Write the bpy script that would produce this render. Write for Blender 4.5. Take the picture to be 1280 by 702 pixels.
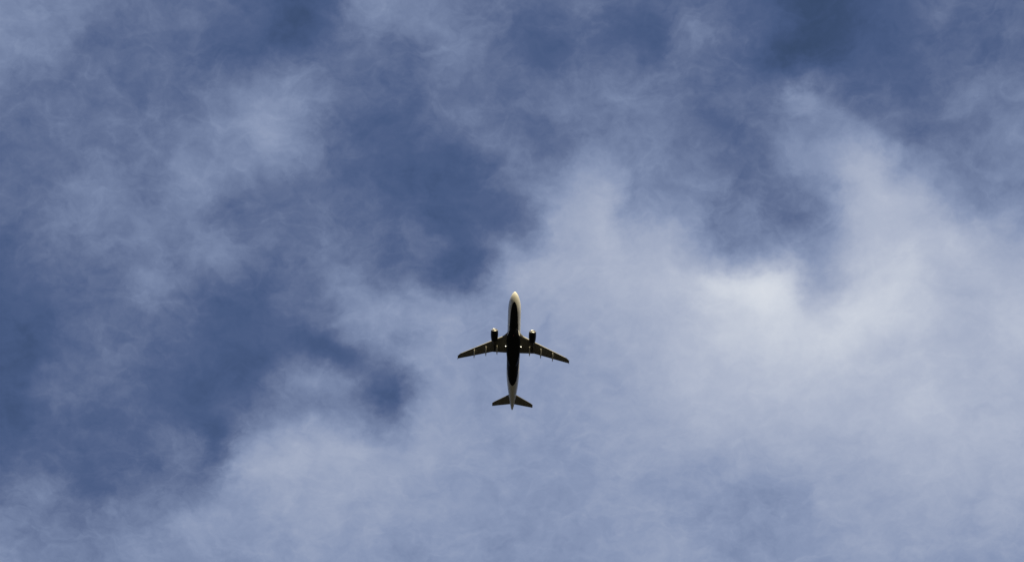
import bpy, bmesh, math
import numpy as np
from mathutils import Vector, Matrix, Euler

R = math.radians
sc = bpy.context.scene
for o in list(bpy.data.objects):
    bpy.data.objects.remove(o)

# ------------------------------------------------------------------ camera
# A photographer on the ground looks almost straight up, leaning back past the
# zenith; the airliner passes overhead, nose to the top of the frame.
FOV = R(30.0)
TILT = R(23.4)                                   # how far the view axis is off the zenith
CAM = Vector((0.0, 0.0, 1.7))
AXIS = Vector((0.0, -math.sin(TILT), math.cos(TILT)))
UPV = Vector((0.0, math.cos(TILT), math.sin(TILT)))
RIGHT = AXIS.cross(UPV)                          # = -X
cam_d = bpy.data.cameras.new('camera')
cam = bpy.data.objects.new('camera', cam_d)
sc.collection.objects.link(cam)
cam_d.sensor_width = 36.0
cam_d.angle = FOV
cam_d.clip_start = 0.1
cam_d.clip_end = 100000
M = Matrix((RIGHT, UPV, -AXIS)).transposed().to_4x4()
M.translation = CAM
cam.matrix_world = M
sc.camera = cam

# ------------------------------------------------------------------ exposure
sc.view_settings.view_transform = 'Standard'
sc.view_settings.look = 'None'
sc.view_settings.exposure = 0.6
sc.view_settings.gamma = 1.0
sc.view_settings.use_curve_mapping = False

# ------------------------------------------------------------------ sun
SUN_EL, SUN_AZ = R(13), R(-11)                   # azimuth from +Y towards +X
sdir = Vector((math.sin(SUN_AZ) * math.cos(SUN_EL), math.cos(SUN_AZ) * math.cos(SUN_EL), math.sin(SUN_EL)))
sun_d = bpy.data.lights.new('sun', 'SUN')
sun_d.energy = 5.0
sun_d.angle = R(0.5)
sun_d.color = (1.0, 0.86, 0.55)
sun = bpy.data.objects.new('sun', sun_d)
sc.collection.objects.link(sun)
sun.rotation_euler = sdir.to_track_quat('Z', 'Y').to_euler()
sun.location = (0, 0, 900)

# ------------------------------------------------------------------ sky and cloud layer (world)
# Cloud thickness over the place, surveyed on a grid over the cloud layer: each
# row is a line of the sky, each value how bright the cloud stands there (0..255).
SURVEY = [
    [120,110,100, 93, 90, 75, 72,105,108,100, 95, 90, 85, 85, 85, 75, 65, 70, 85, 88, 85],
    [113,103, 92, 87, 85, 80, 82, 95, 88,102, 95, 88, 84, 88, 88, 70, 68, 75, 82, 80, 90],
    [100, 95, 95, 95,107,120,110, 90, 85, 92, 95, 98, 95, 95, 92,100,118, 85, 85,100,105],
    [ 90, 95, 95,100,125,135,110, 85, 78, 80, 90, 95,100,105, 95,105,130,110,105,110,115],
    [ 87, 97,110, 95,120,115,100, 85, 72, 72, 90,115,140,120,100, 95,140,155,130,115,120],
    [ 87,100,105,100,110, 95, 92, 90, 85, 75,110,150,160,140,125,110,110,165,160,150,140],
    [ 75, 85, 90,110, 95, 80, 90,105, 95, 90,140,155,165,170,185,190,155,185,180,170,165],
    [ 70, 77, 90, 93, 75, 73, 90,120,125,130,135,145,155,165,185,190,188,185,180,172,170],
    [ 67, 75, 85, 83, 75, 75,125, 95, 85,130,135,140,150,160,170,180,178,180,175,165,165],
    [ 70, 73, 80, 85, 73,115,140,140,135,135,135,138,145,155,165,165,165,168,172,168,165],
    [ 89, 87, 90, 85, 90,130,145,148,140,140,135,135,140,145,140,138,150,155,162,160,160],
    [109,107,110,115,125,135,145,145,142,138,132,135,140,138,130,130,140,150,150,150,150],
    [120,115,117,120,125,127,135,135,130,130,130,132,138,140,130,128,135,145,140,138,138],
]
SV = np.array(SURVEY, float)

def survey(px, py):
    x = min(max(px / 1280 * 20, 0), 19.999); y = min(max(py / 702 * 12, 0), 11.999)
    i, j = int(x), int(y); a, b = x - i, y - j
    return (SV[j, i] * (1 - a) + SV[j, i + 1] * a) * (1 - b) + (SV[j + 1, i] * (1 - a) + SV[j + 1, i + 1] * a) * b

# the layer is horizontal: a direction d meets it at (d.x/d.z, d.y/d.z) times its height
U0, U1, V0, V1 = -0.335, 0.335, -0.635, -0.245
NU, NV = 56, 32
FPX = 640 / math.tan(FOV / 2)
# finer features of the layer: (across, down, brightness) where the coarse survey misses them
FINE = [(345,500,104),(380,505,104),(422,512,106),(335,538,112),(290,170,112),(235,140,94),(265,105,92),(275,205,108),(335,225,104),(300,265,94),(1000,420,190),(1090,430,180),(25,30,122),(470,500,72),
 (495,498,70),(510,489,72),(450,470,86),(484,521,86),(454,508,84),(975,379,206),(985,343,190),(15,622,100),(40,640,102),(0,590,86),(325,150,132),(248,216,130),(330,175,132),(390,440,66),
 (430,455,70),(425,482,132),(395,474,130),(440,545,150),(525,535,148),(1000,20,61),(1030,25,57),(1065,20,60),(1060,60,64),(1100,20,69),(1030,60,60),(940,50,76),(980,45,66),(1090,110,82),
 (1035,95,78),(990,80,70),(1130,50,78),(1110,80,76),(283,431,69),(325,461,71),(368,435,74),(411,452,71),(402,418,78),(266,555,68),(261,504,69),(304,495,72),(479,337,82),(539,350,86),
 (496,316,85),(428,346,114),(462,371,122),(424,393,106),(445,431,114),(496,431,112),(535,418,140),(505,371,127),(548,380,128),(479,457,104),(514,461,124),(539,474,140),(548,512,140),(402,491,108),
 (304,529,91),(296,555,96),(368,555,155),(390,564,158),(325,568,140),(291,581,114),(317,585,145),(21,531,66),(10,478,64),(53,399,71),(259,542,72),(286,399,72),(116,605,73),(175,568,80),
 (212,510,76),(222,547,100),(233,558,108),(206,542,91),(85,489,96),(111,430,96),(185,356,118),(175,410,100),(249,340,108),(259,362,88),(291,510,82),(307,563,140),(159,595,88),(143,616,96),
 (42,621,114),(243,648,142),(296,632,136),(222,627,108),(180,669,118),(344,580,156),(934,363,208),(908,348,198),(1062,404,203),(1011,435,192),(934,435,186),(857,476,176),(1113,399,189),(1190,384,168),
 (1221,409,168),(1257,409,179),(1139,322,187),(1206,302,181),(1113,261,171),(1047,281,150),(1036,348,150),(1019,330,142),(995,261,95),(975,281,100),(934,240,90),(1016,250,98),(908,312,120),(883,281,112),
 (847,286,148),(795,261,120),(811,322,160),(1165,497,177),(985,517,165),(1088,548,165),(959,584,140),(1190,343,166),(470,10,122),(525,30,115),(510,75,83),(565,85,106),(460,150,75),(475,170,75),
 (430,130,88),(515,205,72),(590,235,70),(570,190,76),(590,160,99),(550,165,88),(530,300,99),(490,325,80),(610,325,82),(650,290,88),(680,320,152),(632,318,136),(745,245,164),(670,245,120),
 (750,270,167),(700,260,144),(790,270,138),(695,190,88),(735,175,100),(720,125,110),(810,140,115),(695,60,69),(820,55,68),(770,35,76),(740,10,98),(780,95,105),(660,30,80),(825,220,112),
 (840,180,108),(840,300,163),(630,185,102),(615,260,79),(360,35,58),(330,75,88),(300,60,80),(325,95,114),(375,150,118),(130,240,114),(200,290,111),(285,315,118),(235,310,94),(175,225,91),
 (5,320,76),(160,50,90),(420,250,94),(400,180,88),(755,130,106),(640,240,92),(885,10,96),(905,110,82),(905,170,80),(930,185,84),(990,140,100),(1006,112,128),(870,38,110),(1030,140,118),
 (985,180,126),(1060,200,152),(1082,200,158),(1078,260,166),(1150,240,158),(1160,300,176),(1250,130,114),(1190,190,104),(1150,180,104),(1230,260,134),(945,280,112),(45,440,65),(100,690,108),(560,555,150),
 (990,615,131),(990,650,133),(1060,560,155),(1205,690,138),(870,690,141),(1085,345,190)]
FP = np.array([f[:2] for f in FINE], float)
FR = np.array([f[2] - survey(f[0], f[1]) for f in FINE])
SIG = 25.0
K = np.exp(-((FP[:, None] - FP[None]) ** 2).sum(2) / (2 * SIG ** 2))
FW_ = np.linalg.solve(K + 0.22 * np.eye(len(FP)), FR)
def layer(px, py):
    x, y = min(max(px, 0), 1280), min(max(py, 0), 702)
    return survey(px, py) + float(np.exp(-((FP - (x, y)) ** 2).sum(1) / (2 * SIG ** 2)) @ FW_)

tab = np.zeros((NV, NU))
for j in range(NV):
    for i in range(NU):
        u = U0 + (U1 - U0) * i / (NU - 1); v = V0 + (V1 - V0) * j / (NV - 1)
        d = Vector((u, v, 1.0)); k = d.dot(AXIS)
        tab[j, i] = layer(640 + FPX * d.dot(RIGHT) / k, 351 - FPX * d.dot(UPV) / k)

def bsp(n):                                       # makes the cubic B-spline pass through the survey
    A = np.zeros((n, n))
    for i in range(n):
        A[i, i] += 4 / 6
        A[i, max(i - 1, 0)] += 1 / 6
        A[i, min(i + 1, n - 1)] += 1 / 6
    return np.linalg.inv(A)
tab = bsp(NV) @ tab @ bsp(NU).T / 255.0

world = bpy.data.worlds.new('World')
world.use_nodes = True
nt = world.node_tree
nt.nodes.clear()
N, L = nt.nodes, nt.links

def put(sock, v):
    if isinstance(v, bpy.types.NodeSocket): L.new(v, sock)
    else: sock.default_value = v
def math_(op, a, b=0.0, c=None, clamp=False):
    n = N.new('ShaderNodeMath'); n.operation = op; n.use_clamp = clamp
    put(n.inputs[0], a); put(n.inputs[1], b)
    if c is not None: put(n.inputs[2], c)
    return n.outputs[0]
def vmath(op, a, b=None, scale=None):
    n = N.new('ShaderNodeVectorMath'); n.operation = op
    put(n.inputs[0], a)
    if b is not None: put(n.inputs[1], b)
    if scale is not None: put(n.inputs['Scale'], scale)
    return n.outputs[0]
def noise(vec, scale, detail, rough, dist=0.0, off=(0, 0, 0), col=False, lac=2.0, kind='FBM'):
    n = N.new('ShaderNodeTexNoise'); n.noise_dimensions = '3D'; n.noise_type = kind
    n.normalize = True
    L.new(vmath('ADD', vec, off), n.inputs['Vector'])
    n.inputs['Scale'].default_value = scale; n.inputs['Detail'].default_value = detail
    n.inputs['Roughness'].default_value = rough; n.inputs['Distortion'].default_value = dist
    n.inputs['Lacunarity'].default_value = lac
    return n.outputs['Color' if col else 'Fac']

tc = N.new('ShaderNodeTexCoord')
sep = N.new('ShaderNodeSeparateXYZ'); L.new(tc.outputs['Generated'], sep.inputs[0])
zc = math_('MAXIMUM', sep.outputs[2], 0.06)
cmb = N.new('ShaderNodeCombineXYZ')
L.new(math_('DIVIDE', sep.outputs[0], zc), cmb.inputs[0])
L.new(math_('DIVIDE', sep.outputs[1], zc), cmb.inputs[1])
P = cmb.outputs[0]
# wind-torn edges: the layer's coordinates are bent by two scales of noise
HALF = (0.5, 0.5, 0.5)
w1 = vmath('SCALE', vmath('SUBTRACT', noise(P, 14, 3, 0.5, off=(3.1, 7.7, 0.4), col=True), HALF), scale=0.028)
w2 = vmath('SCALE', vmath('SUBTRACT', noise(P, 45, 6, 0.62, off=(9.3, 1.2, 5.5), col=True), HALF), scale=0.026)
Q = vmath('ADD', P, vmath('ADD', w1, w2))
sq = N.new('ShaderNodeSeparateXYZ'); L.new(Q, sq.inputs[0])
un = math_('DIVIDE', math_('SUBTRACT', sq.outputs[0], U0), U1 - U0, clamp=True)
vn = math_('MULTIPLY', math_('DIVIDE', math_('SUBTRACT', sq.outputs[1], V0), V1 - V0, clamp=True), NV - 1)
acc = None
H = NU // 2
us = math_('MULTIPLY', un, float(NU - 1))
ul = math_('DIVIDE', us, float(H + 1), clamp=True)                # stops 0 .. H+1
ur = math_('DIVIDE', math_('SUBTRACT', us, float(H - 2)), float(NU - 1 - (H - 2)), clamp=True)   # stops H-2 .. NU-1
east = math_('GREATER_THAN', us, H - 0.5)
def ramp(row, lo, hi, fac):
    r = N.new('ShaderNodeValToRGB'); cr = r.color_ramp; cr.interpolation = 'B_SPLINE'
    n = hi - lo
    for i in range(n + 1):
        if i == 0: e = cr.elements[0]; e.position = 0
        elif i == n: e = cr.elements[-1]; e.position = 1
        else: e = cr.elements.new(i / n)
        t = float(row[lo + i]); e.color = (t, t, t, 1)
    L.new(fac, r.inputs[0])
    return r.outputs[0]
# one line of the layer: adds its brightness, weighted by a cubic B-spline of the distance to the line
grp = bpy.data.node_groups.new('cloud_line', 'ShaderNodeTree')
for nm in ('v', 'line', 'value', 'sum'): grp.interface.new_socket(nm, in_out='INPUT', socket_type='NodeSocketFloat')
grp.interface.new_socket('sum', in_out='OUTPUT', socket_type='NodeSocketFloat')
WN, WL = N, L
N, L = grp.nodes, grp.links
gi, go = N.new('NodeGroupInput'), N.new('NodeGroupOutput')
d_ = math_('ABSOLUTE', math_('SUBTRACT', gi.outputs[0], gi.outputs[1]))
a_ = math_('POWER', math_('MAXIMUM', math_('SUBTRACT', 2.0, d_), 0.0), 3.0)
b_ = math_('POWER', math_('MAXIMUM', math_('SUBTRACT', 1.0, d_), 0.0), 3.0)
w_ = math_('DIVIDE', math_('SUBTRACT', a_, math_('MULTIPLY', b_, 4.0)), 6.0)
L.new(math_('ADD', gi.outputs[3], math_('MULTIPLY', w_, gi.outputs[2])), go.inputs[0])
N, L = WN, WL
for j in range(-1, NV + 1):                       # the border lines stand for the ones beyond them too
    row = tab[min(max(j, 0), NV - 1)]
    m2 = N.new('ShaderNodeMix'); m2.data_type = 'FLOAT'
    L.new(east, m2.inputs[0]); L.new(ramp(row, 0, H + 1, ul), m2.inputs[2]); L.new(ramp(row, H - 2, NU - 1, ur), m2.inputs[3])
    gn = N.new('ShaderNodeGroup'); gn.node_tree = grp
    L.new(vn, gn.inputs[0]); gn.inputs[1].default_value = float(j); L.new(m2.outputs[0], gn.inputs[2])
    if acc is None: gn.inputs[3].default_value = 0.0
    else: L.new(acc, gn.inputs[3])
    acc = gn.outputs[0]
# wisps and mottling: soft billows, finer curls, and thin torn filaments
n1 = math_('SUBTRACT', noise(Q, 24, 8, 0.60, 0.4, off=(1.7, 2.9, 3.3)), 0.5)
n2 = math_('SUBTRACT', noise(Q, 60, 8, 0.60, 0.4, off=(5.7, 8.9, 1.3)), 0.5)
w3 = vmath('SCALE', vmath('SUBTRACT', noise(P, 30, 3, 0.55, off=(2.2, 4.1, 8.8), col=True), HALF), scale=0.05)
st_ = N.new('ShaderNodeMapping'); st_.vector_type = 'POINT'
st_.inputs['Rotation'].default_value = (0, 0, R(55)); st_.inputs['Scale'].default_value = (1.0, 1.7, 1.0)
L.new(vmath('ADD', P, w3), st_.inputs[0])
n3 = math_('SUBTRACT', noise(st_.outputs[0], 38, 8, 0.60, 0.2, off=(4.4, 0.9, 6.1)), 0.5)
n4 = math_('SUBTRACT', noise(Q, 300, 4, 0.6, 0.0, off=(8.4, 5.9, 2.1)), 0.5)
tex = math_('ADD', math_('ADD', math_('MULTIPLY', n1, 0.20), math_('MULTIPLY', n2, 0.20)), math_('ADD', math_('MULTIPLY', n3, 0.16), math_('MULTIPLY', n4, 0.035)))
n5 = noise(st_.outputs[0], 20, 4, 0.55, 0.6, off=(7.7, 3.2, 0.6))
ridge = math_('POWER', math_('SUBTRACT', 1.0, math_('MINIMUM', math_('MULTIPLY', math_('ABSOLUTE', math_('SUBTRACT', n5, 0.5)), 5.0), 1.0)), 3.0)
tex = math_('ADD', tex, math_('MULTIPLY', math_('SUBTRACT', ridge, 0.2), 0.036))
# torn edges carry the detail; clear blue gaps and thick cloud are smoother
sm = N.new('ShaderNodeFloatCurve'); cv = sm.mapping.curves[0]
cv.points[0].location = (0.0, 0.30); cv.points[1].location = (1.0, 0.4)
for p in ((0.27, 0.45), (0.36, 0.95), (0.45, 0.92), (0.55, 0.66), (0.66, 0.50), (0.78, 0.40)): cv.points.new(*p)
sm.mapping.update()
L.new(acc, sm.inputs['Value'])
F = math_('ADD', acc, math_('MULTIPLY', math_('MULTIPLY', tex, 0.76), sm.outputs[0]))
# opacity of the cloud and its colour, thin veil to thick lit cloud
a = N.new('ShaderNodeMapRange'); a.clamp = True
L.new(F, a.inputs['Value'])
for k, v in (('From Min', 0.10), ('From Max', 0.26), ('To Min', 0.0), ('To Max', 1.0)): a.inputs[k].default_value = v
alpha = a.outputs[0]
def lin(*c): return tuple(((x / 255 + 0.055) / 1.055) ** 2.4 if x > 10 else x / 255 / 12.92 for x in c)
CLOUD = [(p / 255, lin(*c)) for p, c in ((40, (48, 68, 106)), (57, (57, 76, 112)), (72, (72, 91, 130)), (83, (82, 99, 137)), (97, (97, 112, 147)), (120, (120, 135, 168)), (137, (137, 151, 182)), (174, (174, 183, 204)), (208, (208, 214, 225)), (235, (228, 231, 236)))]
cc = N.new('ShaderNodeValToRGB'); cr = cc.color_ramp; cr.interpolation = 'LINEAR'
for i, (p, c) in enumerate(CLOUD):
    if i == 0: e = cr.elements[0]; e.position = p
    elif i == len(CLOUD) - 1: e = cr.elements[-1]; e.position = p
    else: e = cr.elements.new(p)
    e.color = (*c, 1)
L.new(F, cc.inputs[0])
sky = N.new('ShaderNodeTexSky'); sky.sky_type = 'NISHITA'; sky.sun_disc = False
sky.sun_elevation = SUN_EL; sky.sun_rotation = SUN_AZ
sky.altitude = 0; sky.air_density = 1.0; sky.dust_density = 0.6; sky.ozone_density = 1.5
bg1 = N.new('ShaderNodeBackground'); L.new(sky.outputs[0], bg1.inputs[0]); bg1.inputs[1].default_value = 0.068
bg2 = N.new('ShaderNodeBackground'); L.new(cc.outputs[0], bg2.inputs[0]); bg2.inputs[1].default_value = 2 ** -0.6
mx = N.new('ShaderNodeMixShader'); L.new(alpha, mx.inputs[0]); L.new(bg1.outputs[0], mx.inputs[1]); L.new(bg2.outputs[0], mx.inputs[2])
out = N.new('ShaderNodeOutputWorld'); L.new(mx.outputs[0], out.inputs[0])
sc.world = world
world.cycles.sampling_method = 'MANUAL'; world.cycles.sample_map_resolution = 512

# ------------------------------------------------------------------ materials
def paint(name, col, rough=0.35, metal=0.0, var=0.12, scale=1.5, coat=0.0, emit=None, spec=0.5):
    m = bpy.data.materials.new(name); m.use_nodes = True
    t = m.node_tree; b = t.nodes['Principled BSDF']
    b.inputs['Roughness'].default_value = rough; b.inputs['Metallic'].default_value = metal
    b.inputs['Coat Weight'].default_value = coat; b.inputs['Specular IOR Level'].default_value = spec
    c = t.nodes.new('ShaderNodeTexCoord'); n = t.nodes.new('ShaderNodeTexNoise')
    mp = t.nodes.new('ShaderNodeMapping'); mp.inputs['Scale'].default_value = (1, 0.25, 1)   # dirt streaks run with the airflow
    t.links.new(c.outputs['Object'], mp.inputs[0]); t.links.new(mp.outputs[0], n.inputs['Vector'])
    n.inputs['Scale'].default_value = scale; n.inputs['Detail'].default_value = 6; n.inputs['Roughness'].default_value = 0.6
    r = t.nodes.new('ShaderNodeMix'); r.data_type = 'RGBA'
    r.inputs[6].default_value = (*[x * (1 - var) for x in col], 1)
    r.inputs[7].default_value = (*[min(1, x * (1 + var)) for x in col], 1)
    t.links.new(n.outputs['Fac'], r.inputs[0]); t.links.new(r.outputs[2], b.inputs['Base Color'])
    if emit:
        b.inputs['Emission Color'].default_value = (*emit[0], 1); b.inputs['Emission Strength'].default_value = emit[1]
    return m

NAVY = (0.006, 0.007, 0.012)
m_grey = paint('grey_wing_paint', (0.185, 0.18, 0.165), 0.45, var=0.25, scale=1.2)
m_flap = paint('dark_flap_paint', (0.145, 0.14, 0.13), 0.5, var=0.3, scale=1.6)  # flaps and ailerons: a darker grey than the wing, mottled at random
m_lightgrey = paint('light_grey_paint', (0.55, 0.54, 0.50), 0.4)
m_navy = paint('dark_navy_paint', NAVY, 0.4, spec=0.25)
m_metal = paint('polished_aluminium', (0.80, 0.79, 0.76), 0.42, metal=0.9, var=0.05)
m_slat = paint('pale_slat_paint', (0.66, 0.65, 0.60), 0.35, var=0.08)
m_core = paint('heat_stained_titanium', (0.10, 0.09, 0.08), 0.45, metal=0.7, var=0.3)
m_fan = paint('dark_fan_blades', (0.05, 0.05, 0.055), 0.4, metal=0.6)
m_glass = paint('dark_cockpit_glass', (0.02, 0.022, 0.025), 0.08)
m_lamp = paint('lit_landing_lamp', (0.9, 0.9, 0.85), 0.2, emit=((1.0, 0.94, 0.74), 2.6))
m_beacon = paint('red_beacon_glass', (0.06, 0.008, 0.008), 0.3, emit=((1.0, 0.08, 0.04), 0.004))

# fuselage paint: white, with a dark belly that starts in a point behind the nose
m_body = paint('white_paint_with_dark_belly', (0.78, 0.77, 0.73), 0.3, var=0.06, scale=0.8, coat=0.3)
BELLY = [(2.7, 0.0), (3.0, 0.35), (3.8, 0.72), (5.5, 1.02), (8.0, 1.20), (10.5, 1.34), (11.5, 1.42), (12.9, 1.68), (13.6, 2.15), (19, 2.1),
         (21.5, 1.92), (24, 1.76), (26, 1.53), (27.6, 1.20), (28.5, 0.82), (29.0, 0.45), (29.3, 0.0)]
t = m_body.node_tree; b = t.nodes['Principled BSDF']
tcn = t.nodes.new('ShaderNodeTexCoord'); sp = t.nodes.new('ShaderNodeSeparateXYZ'); t.links.new(tcn.outputs['Object'], sp.inputs[0])
def tm(op, a, b_, clamp=False):
    n = t.nodes.new('ShaderNodeMath'); n.operation = op; n.use_clamp = clamp
    for s, v in zip(n.inputs, (a, b_)):
        if isinstance(v, bpy.types.NodeSocket): t.links.new(v, s)
        else: s.default_value = v
    return n.outputs[0]
st = tm('DIVIDE', tm('SUBTRACT', 17.0, sp.outputs[1]), 38.0)     # station from the nose
rp = t.nodes.new('ShaderNodeValToRGB'); rp.color_ramp.interpolation = 'LINEAR'
for i, (s, w) in enumerate(BELLY):
    e = rp.color_ramp.elements[0] if i == 0 else rp.color_ramp.elements[-1] if i == len(BELLY) - 1 else rp.color_ramp.elements.new(s / 38)
    e.position = s / 38; e.color = (w / 2.2,) * 3 + (1,)
t.links.new(st, rp.inputs[0])
mask = tm('MULTIPLY', tm('DIVIDE', tm('SUBTRACT', tm('MULTIPLY', rp.outputs[0], 2.2), tm('ABSOLUTE', sp.outputs[0], 0.0)), 0.05, True),
          tm('LESS_THAN', sp.outputs[2], 0.2))
mixn = t.nodes.new('ShaderNodeMix'); mixn.data_type = 'RGBA'
src = b.inputs['Base Color'].links[0].from_socket
t.links.new(mask, mixn.inputs[0]); t.links.new(src, mixn.inputs[6]); mixn.inputs[7].default_value = (*NAVY, 1)
t.links.new(mixn.outputs[2], b.inputs['Base Color'])
t.links.new(tm('ADD', tm('MULTIPLY', mask, 0.1), 0.3), b.inputs['Roughness'])
t.links.new(tm('SUBTRACT', 0.3, tm('MULTIPLY', mask, 0.3)), b.inputs['Coat Weight'])
t.links.new(tm('SUBTRACT', 0.5, tm('MULTIPLY', mask, 0.25)), b.inputs['Specular IOR Level'])

def ground_mat():
    m = bpy.data.materials.new('dry_grass_ground'); m.use_nodes = True
    t = m.node_tree; b = t.nodes['Principled BSDF']; b.inputs['Roughness'].default_value = 0.95
    c = t.nodes.new('ShaderNodeTexCoord')
    n1 = t.nodes.new('ShaderNodeTexNoise'); n1.inputs['Scale'].default_value = 0.02; n1.inputs['Detail'].default_value = 8
    n2 = t.nodes.new('ShaderNodeTexNoise'); n2.inputs['Scale'].default_value = 9; n2.inputs['Detail'].default_value = 8
    for n in (n1, n2): t.links.new(c.outputs['Object'], n.inputs['Vector'])
    mm = t.nodes.new('ShaderNodeMath'); mm.operation = 'ADD'; t.links.new(n1.outputs[0], mm.inputs[0]); t.links.new(n2.outputs[0], mm.inputs[1])
    r = t.nodes.new('ShaderNodeValToRGB')
    r.color_ramp.elements[0].position = 0.6; r.color_ramp.elements[0].color = (0.013, 0.013, 0.007, 1)
    r.color_ramp.elements[1].position = 1.4; r.color_ramp.elements[1].color = (0.033, 0.030, 0.016, 1)
    hm = t.nodes.new('ShaderNodeMath'); hm.operation = 'MULTIPLY'; hm.inputs[1].default_value = 1.0
    t.links.new(mm.outputs[0], hm.inputs[0]); t.links.new(hm.outputs[0], r.inputs[0]); t.links.new(r.outputs[0], b.inputs['Base Color'])
    return m

# ------------------------------------------------------------------ helpers
def link(name, bm, mat, parent=None, smooth=True):
    me = bpy.data.meshes.new(name)
    bmesh.ops.recalc_face_normals(bm, faces=bm.faces)
    bm.to_mesh(me); bm.free()
    if smooth:
        for p in me.polygons: p.use_smooth = True
        try: me.set_sharp_from_angle(angle=R(38))
        except Exception: pass
    for m in (mat if isinstance(mat, (list, tuple)) else [mat]): me.materials.append(m)
    o = bpy.data.objects.new(name, me); sc.collection.objects.link(o)
    if parent: o.parent = parent
    return o

def loft(bm, rings, close=True, cap0=True, cap1=True):
    vs = [[bm.verts.new(p) for p in r] for r in rings]
    n = len(vs[0])
    for a, b in zip(vs, vs[1:]):
        for i in range(n if close else n - 1):
            k = (i + 1) % n
            bm.faces.new((a[i], a[k], b[k], b[i]))
    if cap0: bm.faces.new(vs[0])
    if cap1: bm.faces.new(vs[-1][::-1])
    return vs

def pchip(xs, ys, q):
    xs, ys = np.array(xs, float), np.array(ys, float)
    h = np.diff(xs); d = np.diff(ys) / h
    m = np.zeros(len(xs))
    for i in range(1, len(xs) - 1):
        if d[i - 1] * d[i] > 0:
            w1, w2 = 2 * h[i] + h[i - 1], h[i] + 2 * h[i - 1]
            m[i] = (w1 + w2) / (w1 / d[i - 1] + w2 / d[i])
    m[0], m[-1] = d[0], d[-1]
    i = int(np.clip(np.searchsorted(xs, q) - 1, 0, len(h) - 1)); tt = (q - xs[i]) / h[i]
    return float((2*tt**3-3*tt**2+1)*ys[i] + (tt**3-2*tt**2+tt)*h[i]*m[i] + (-2*tt**3+3*tt**2)*ys[i+1] + (tt**3-tt**2)*h[i]*m[i+1])

S0 = 17.0                                         # local y = S0 - station
def foil(x, le, te, z, tc, n=14, twist=0.0, mirror=1, up=(0, 0, 1)):
    """airfoil ring in the plane x = const"""
    c = te - le; pts = []
    up_, lo = [], []
    for i in range(n + 1):
        q = 0.5 * (1 - math.cos(math.pi * i / n))
        th = 5 * tc * (0.2969 * math.sqrt(q) - 0.126 * q - 0.3516 * q*q + 0.2843 * q**3 - 0.1030 * q**4)
        cam_ = 0.018 * 4 * q * (1 - q)
        up_.append((q, cam_ + th)); lo.append((q, cam_ - th * 0.9))
    for q, h in up_ + lo[1:-1][::-1]:
        s = le + q * c; zz = z + h * c - math.tan(twist) * (q - 0.4) * c
        pts.append((mirror * x, S0 - s, zz))
    return pts

# ------------------------------------------------------------------ ground
bm = bmesh.new()
GN = 24
gv = [[bm.verts.new((x, y, 0)) for x in np.linspace(-30000, 30000, GN)] for y in np.linspace(-30000, 30000, GN)]
for j in range(GN - 1):
    for i in range(GN - 1): bm.faces.new((gv[j][i], gv[j][i+1], gv[j+1][i+1], gv[j+1][i]))
g = link('ground', bm, ground_mat(), smooth=False); g['kind'] = 'structure'

# ------------------------------------------------------------------ airliner
DIST = 581.0
PLANE_PX = (642.0, 432.0)                         # where the wing box stands in the frame
d = (AXIS + RIGHT * ((PLANE_PX[0] - 640) / FPX) - UPV * ((PLANE_PX[1] - 351) / FPX)).normalized()
plane = bpy.data.objects.new('airliner', None)
sc.collection.objects.link(plane)
plane.empty_display_size = 5
plane.scale = (1, 1.0145, 1)
plane.location = CAM + d * DIST
plane.rotation_euler = Euler((R(8.0), R(-4.0), R(0.9)), 'YXZ')
plane['label'] = 'twin-engine white jet airliner with dark belly and lit landing lights, seen from directly below'
plane['category'] = 'airplane'

# fuselage
ST = [0, .12, .35, .8, 1.5, 2.5, 3.5, 5, 6.5, 9, 24, 26, 28, 30, 32, 34, 36, 37.1, 37.57]
HW = [.02, .27, .50, .84, 1.18, 1.52, 1.74, 1.92, 1.975, 1.975, 1.975, 1.93, 1.80, 1.58, 1.29, .98, .60, .34, .15]
ZT = [-.52, -.28, -.05, .25, .62, 1.28, 1.70, 1.93, 1.975, 1.975, 1.975, 1.975, 1.97, 1.95, 1.90, 1.78, 1.52, 1.32, 1.12]
ZB = [-.58, -.82, -1.0, -1.25, -1.49, -1.70, -1.83, -1.94, -1.975, -1.975, -1.975, -1.75, -1.36, -.92, -.47, .0, .48, .72, .86]
qs = sorted(set([0, .03, .07, .12, .2, .28, .36, .5, .65, .8, 1.0, 1.25] + list(np.arange(1.5, 10, .5)) + list(np.arange(10, 24, 1.0)) + list(np.arange(24, 37.01, .5)) + [37.3, 37.45, 37.57]))
bm = bmesh.new(); rings = []
for q in qs:
    w, zt, zb = (pchip(ST, A, q) for A in (HW, ZT, ZB))
    zc_, hz = (zt + zb) / 2, (zt - zb) / 2
    rings.append([(w * math.cos(a), S0 - q, zc_ + hz * math.sin(a)) for a in np.linspace(0, 2 * math.pi, 64, endpoint=False)])
loft(bm, rings)
fus = link('fuselage', bm, m_body, plane)

# cockpit windscreen: a curved strip of dark glass just proud of the skin
def skin(q, a, off=0.0):
    w, zt, zb = (pchip(ST, A, q) for A in (HW, ZT, ZB))
    zc_, hz = (zt + zb) / 2, (zt - zb) / 2
    return ((w + off) * math.cos(a), S0 - q, zc_ + (hz + off) * math.sin(a))
bm = bmesh.new()
for a0, a1 in ((91, 118), (121, 142), (145, 160), (62, 89), (38, 59), (20, 35)):
    g_ = []
    for k in range(5):
        a = a0 + (a1 - a0) * k / 4; fr = abs(a - 90) / 70
        g_.append([bm.verts.new(skin(1.72 + 0.75 * fr + q, R(a), 0.02)) for q in (0, .25, .5, .72)])
    for r0, r1 in zip(g_, g_[1:]):
        for k in range(3): bm.faces.new((r0[k], r0[k+1], r1[k+1], r1[k]))
link('windscreen', bm, m_glass, fus)

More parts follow.
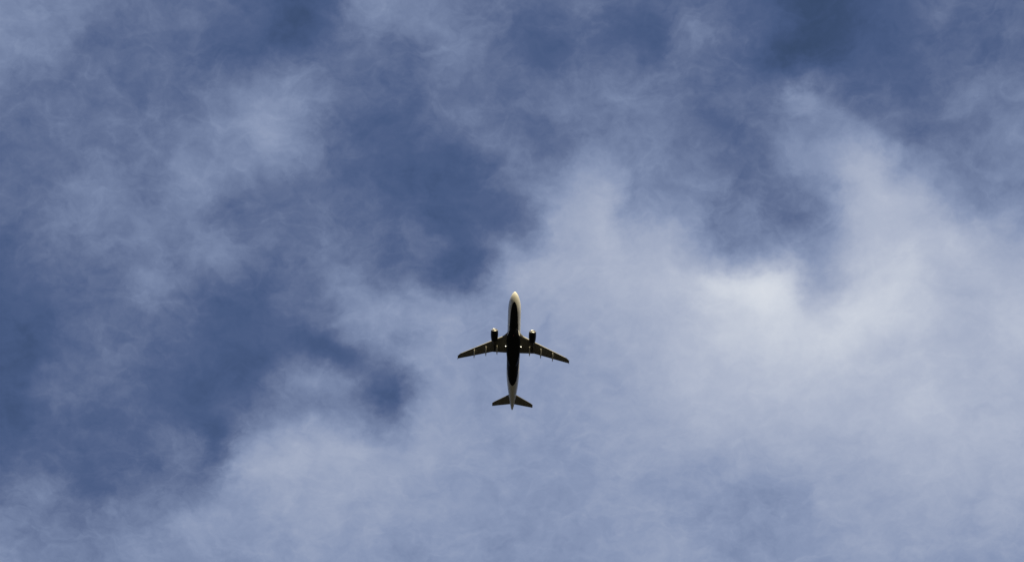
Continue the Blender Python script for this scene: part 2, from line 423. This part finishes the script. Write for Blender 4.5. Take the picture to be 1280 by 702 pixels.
# belly fairing around the wing box
FS = [10.6, 11.4, 12.4, 13.6, 15, 18, 19.5, 21, 22.4, 23.4]
FW = [.9, 1.35, 1.72, 2.02, 2.10, 2.10, 2.0, 1.72, 1.3, .8]
FB = [-1.86, -2.02, -2.18, -2.28, -2.32, -2.32, -2.28, -2.17, -2.02, -1.84]
bm = bmesh.new(); rings = []
for q in np.linspace(10.6, 23.4, 40):
    w, zb = pchip(FS, FW, q), pchip(FS, FB, q); r = []
    for a in np.linspace(0, 2 * math.pi, 40, endpoint=False):
        ca, sa = math.cos(a), math.sin(a); e = 0.62
        x = w * math.copysign(abs(ca) ** e, ca); h = math.copysign(abs(sa) ** e, sa)
        r.append((x, S0 - q, -1.1 + h * ((-1.1 - zb) if h < 0 else .35)))
    rings.append(r)
loft(bm, rings)
fair = link('belly_fairing', bm, m_body, plane)

# belly aerials and the red anti-collision beacon
for s, z in ((7.2, -1.975), (9.4, -1.975), (24.6, -1.90)):
    bm = bmesh.new()
    def fin(zz, c0, c1, h): return [(-.02*h, S0 - c0, zz), (0, S0 - c0 + .03, zz), (.02*h, S0 - c0, zz), (.02*h, S0 - c1, zz), (-.02*h, S0 - c1, zz)]
    loft(bm, [fin(z + .08, s, s + .45, 1), fin(z - .32, s + .22, s + .48, .6)])
    link('blade_antenna', bm, m_navy, fus, smooth=False)
bm = bmesh.new(); bmesh.ops.create_uvsphere(bm, u_segments=16, v_segments=8, radius=.12, matrix=Matrix.Translation((0, S0 - 13.1, -2.26)))
link('beacon', bm, m_beacon, fair)

# wings
TAN_D = math.tan(R(5.1))
def wing_z(x): return -1.15 + (x - 1.9) * TAN_D + 0.35 * (max(x - 1.9, 0) / 15.0) ** 2
WX = [0.9, 1.9, 2.3, 2.8, 3.6, 4.6, 5.5, 6.4, 7.5, 9, 10.5, 12, 13.5, 15, 16.2, 16.75, 16.95]
def wing_le(x):
    base = 13.05 + (x - 1.9) * 0.500
    if x < 3.6: base -= 0.62 * ((3.6 - max(x, .9)) / 1.7) ** 2 * (1 if x >= 1.9 else .9)
    if x > 16.2: base += 0.5 * ((x - 16.2) / .75) ** 2
    return base
def wing_te(x): return 18.88 + (x - 1.9) * .012 if x <= 6.4 else 18.93 + (x - 6.4) * 0.283
def wing_tc(x): return 0.145 - 0.03 * min(1, x / 7)

def lower_z(x, s):
    le, te = wing_le(x), wing_te(x); c = te - le; q = min(max((s - le) / c, 0), 1)
    th = 5 * wing_tc(x) * (0.2969 * math.sqrt(q) - 0.126 * q - 0.3516 * q*q + 0.2843 * q**3 - 0.1030 * q**4)
    return wing_z(x) + (0.072 * q * (1 - q) - th * .9) * c

def build_wing(m):
    bm = bmesh.new()
    loft(bm, [foil(x, wing_le(x), wing_te(x), wing_z(x), wing_tc(x), mirror=m) for x in WX])
    w = link('wing', bm, m_grey, plane)
    # slats: leading edge paler than the wing, inboard and outboard of the pylon
    bm = bmesh.new()
    for x0, x1 in ((2.9, 5.25), (6.25, 15.9)):
        rr = []
        for x in np.linspace(x0, x1, 8):
            le, te, z, tcx = wing_le(x), wing_te(x), wing_z(x), wing_tc(x); c = te - le
            pts = []
            for q, sgn in [(.10, 1), (.06, 1), (.03, 1), (.01, 1), (0, 1), (.008, -1), (.02, -1), (.035, -1)]:
                th = 5 * tcx * (0.2969 * math.sqrt(q) - 0.126 * q - 0.3516 * q*q)
                pts.append((m * x, S0 - (le + q * c) + .014, z + (0.072 * q * (1 - q) + sgn * th * (1 if sgn > 0 else .9)) * c + sgn * .014))
            rr.append(pts)
        loft(bm, rr, close=False, cap0=False, cap1=False)
    link('slat', bm, m_slat, w)
    # flaps and aileron: panels of the trailing edge with narrow gaps between them
    for nm, x0, x1, q0, mt in (('flap', 2.25, 6.3, .73, m_flap), ('flap', 6.45, 12.7, .72, m_flap), ('aileron', 12.85, 16.2, .74, m_flap)):
        bm = bmesh.new(); rr = []
        for x in np.linspace(x0, x1, 7):
            le, te = wing_le(x), wing_te(x); c = te - le
            lo = [(le + c * q, lower_z(x, le + c * q) - .018) for q in np.linspace(q0, 1, 6)]
            rr.append([(m * x, S0 - s_, z) for s_, z in lo] + [(m * x, S0 - s_, z + .012) for s_, z in lo[::-1]])
        loft(bm, rr)
        link(nm, bm, mt, w)
    # wingtip fence
    bm = bmesh.new()
    xt, zt = 16.97, wing_z(16.95)
    prof = [(20.75, .05), (21.6, .95), (22.05, 1.0), (21.98, 0), (22.05, -.62), (21.75, -.62)]
    loft(bm, [[(m * (xt + dx), S0 - s, zt + z) for s, z in prof] for dx in (-.03, .05)])
    link('wingtip_fence', bm, m_navy, w, smooth=False)
    # flap track fairings
    for x, s0, s1, wd in ((4.95, 16.6, 19.75, .21), (8.35, 17.15, 20.45, .20), (11.95, 18.4, 21.4, .18)):
        bm = bmesh.new(); rr = []
        te = wing_te(x)
        for k in range(17):
            q = k / 16; s = s0 + (s1 - s0) * q
            r = wd * math.sqrt(max(0.0004, 4 * q ** .9 * (1 - q))) if q < .5 else wd * math.sqrt(max(.0004, 4 * q * (1 - q))) ** 1.2
            z = lower_z(x, min(s, te)) - .20 - .05 * q
            rr.append([(m * x + r * math.cos(a), S0 - s, z + 1.35 * r * math.sin(a)) for a in np.linspace(0, 2*math.pi, 14, endpoint=False)])
        loft(bm, rr)
        link('flap_track_fairing', bm, m_lightgrey, w)
    # landing lamp swung out under the wing root
    x, s = 2.32, 16.75
    z = lower_z(x, s)
    bm = bmesh.new()
    ax = Vector((0, .75, -.66)).normalized(); e1 = Vector((1, 0, 0)); e2 = ax.cross(e1)
    c0 = Vector((m * x, S0 - s, z - .17))
    ring = lambda r, t_: [tuple(c0 + ax * t_ + (e1 * math.cos(a) + e2 * math.sin(a)) * r) for a in np.linspace(0, 2*math.pi, 20, endpoint=False)]
    loft(bm, [ring(.05, -.2), ring(.11, -.12), ring(.15, .02), ring(.14, .02), ring(.135, -.03)], cap1=True)
    link('landing_light', bm, m_grey, w)
    bm = bmesh.new()
    loft(bm, [ring(.135, -.005), ring(.115, .025), ring(.07, .045), ring(.02, .05)], cap0=True)
    # (the lens is the lamp's glowing face)
    link('landing_light_lens', bm, m_lamp, w)
    return w

# engines under the wings
EX, EZ, ES = 5.75, -2.32, 11.45
def lathe(bm, prof, m, seg=48, cap0=False, cap1=False):
    loft(bm, [[(m * EX + r * math.cos(a), S0 - s, EZ + r * math.sin(a) + dz) for a in np.linspace(0, 2*math.pi, seg, endpoint=False)] for s, r, dz in prof], cap0=cap0, cap1=cap1)
def build_engine(m):
    bm = bmesh.new()
    lathe(bm, [(ES + s, r, 0) for s, r in ((.16, 1.025), (.4, 1.08), (.8, 1.12), (1.3, 1.135), (1.9, 1.12), (2.5, 1.05), (3.0, .97), (3.45, .88), (3.45, .85), (3.0, .88), (2.6, .90), (2.4, .4))], m, cap1=True)
    e = link('engine', bm, m_navy, plane)
    bm = bmesh.new()
    lathe(bm, [(ES + s, r, 0) for s, r in ((.162, 1.03), (.08, .99), (.02, .95), (0, .915), (.02, .875), (.08, .845), (.18, .83), (.30, .825))], m)
    link('intake_lip', bm, m_metal, e)
    bm = bmesh.new()
    lathe(bm, [(ES + s, r, 0) for s, r in ((.28, .826), (.6, .83), (1.05, .86), (1.1, .86))], m)
    link('intake_duct', bm, m_navy, e)
    bm = bmesh.new()                              # fan: hub spinner and 24 twisted blades before a dark disc
    lathe(bm, [(ES + s, r, 0) for s, r in ((.62, .02), (.72, .12), (.9, .22), (1.05, .28), (1.12, .28), (1.14, .855)) ], m, seg=32, cap0=True)
    for k in range(24):
        a = 2 * math.pi * k / 24
        rr = []
        for r, tw, ch in ((.27, .5, .16), (.55, .8, .17), (.845, 1.05, .16)):
            p = []
            for q, th in ((-1, -.006), (1, -.006), (1, .006), (-1, .006)):
                tx, ty = math.sin(tw) * ch * q * .5 + th, math.cos(tw) * ch * q * .5
                p.append((m * EX + r * math.cos(a) - tx * math.sin(a), S0 - (ES + 1.0) - ty, EZ + r * math.sin(a) + tx * math.cos(a)))
            rr.append(p)
        loft(bm, rr)
    link('fan', bm, m_fan, e)
    bm = bmesh.new()
    lathe(bm, [(ES + s, r, 0) for s, r in ((2.42, .66), (3.2, .64), (3.9, .52), (4.45, .40), (4.45, .37), (4.2, .36))], m, cap1=True)
    link('core_cowl', bm, m_core, e)
    bm = bmesh.new()
    lathe(bm, [(ES + s, r, 0) for s, r in ((4.21, .27), (4.6, .2), (5.0, .05))], m, cap1=True)
    link('exhaust_cone', bm, m_core, e)
    # pylon between nacelle and wing
    bm = bmesh.new(); rr = []
    for s, zb, zt, hw in ((12.3, EZ + 1.08, EZ + 1.14, .08), (13.0, EZ + 1.0, EZ + 1.3, .16), (14.2, EZ + .8, EZ + 1.45, .2), (15.0, EZ + .35, lower_z(EX, 15.3) + .12, .21), (16.2, EZ + .42, lower_z(EX, 16.2) + .1, .2), (17.4, lower_z(EX, 17.4) - .5, lower_z(EX, 17.4) + .08, .16), (18.9, lower_z(EX, 18.6) - .2, lower_z(EX, 18.6) + .04, .05)):
        rr.append([(m * EX - hw, S0 - s, zt), (m * EX + hw, S0 - s, zt), (m * EX + hw, S0 - s, zb + .05), (m * EX + hw * .5, S0 - s, zb), (m * EX - hw * .5, S0 - s, zb), (m * EX - hw, S0 - s, zb + .05)])
    loft(bm, rr)
    link('pylon', bm, m_navy, e)

for m in (1, -1):
    build_wing(m)
    build_engine(m)
    # tailplane half
    bm = bmesh.new()
    loft(bm, [foil(x, 32.35 + (x - .5) * .585 + (0 if x < 6.0 else .1), 35.75 + (x - .5) * .185, .95 + (x - .5) * .105, .10, n=10, mirror=m) for x in (.4, 1.5, 3, 4.5, 5.6, 6.0, 6.22)])
    link('tailplane', bm, m_grey, plane)

# fin
bm = bmesh.new(); rr = []
for z, le, te in ((1.5, 29.2, 35.6), (2.2, 30.4, 35.7), (4.0, 31.9, 36.1), (6.0, 33.55, 36.6), (7.6, 34.85, 37.0), (7.85, 35.2, 37.05)):
    c = te - le; r = []
    for q in [0.5 * (1 - math.cos(math.pi * i / 10)) for i in range(11)]:
        r.append((q, 5 * .10 * (0.2969 * math.sqrt(q) - 0.126 * q - 0.3516 * q*q + 0.2843 * q**3 - 0.1030 * q**4)))
    rr.append([(h * c, S0 - le - q * c, z) for q, h in r] + [(-h * c, S0 - le - q * c, z) for q, h in r[1:-1][::-1]])
loft(bm, rr)
link('tail_fin', bm, m_navy, plane)
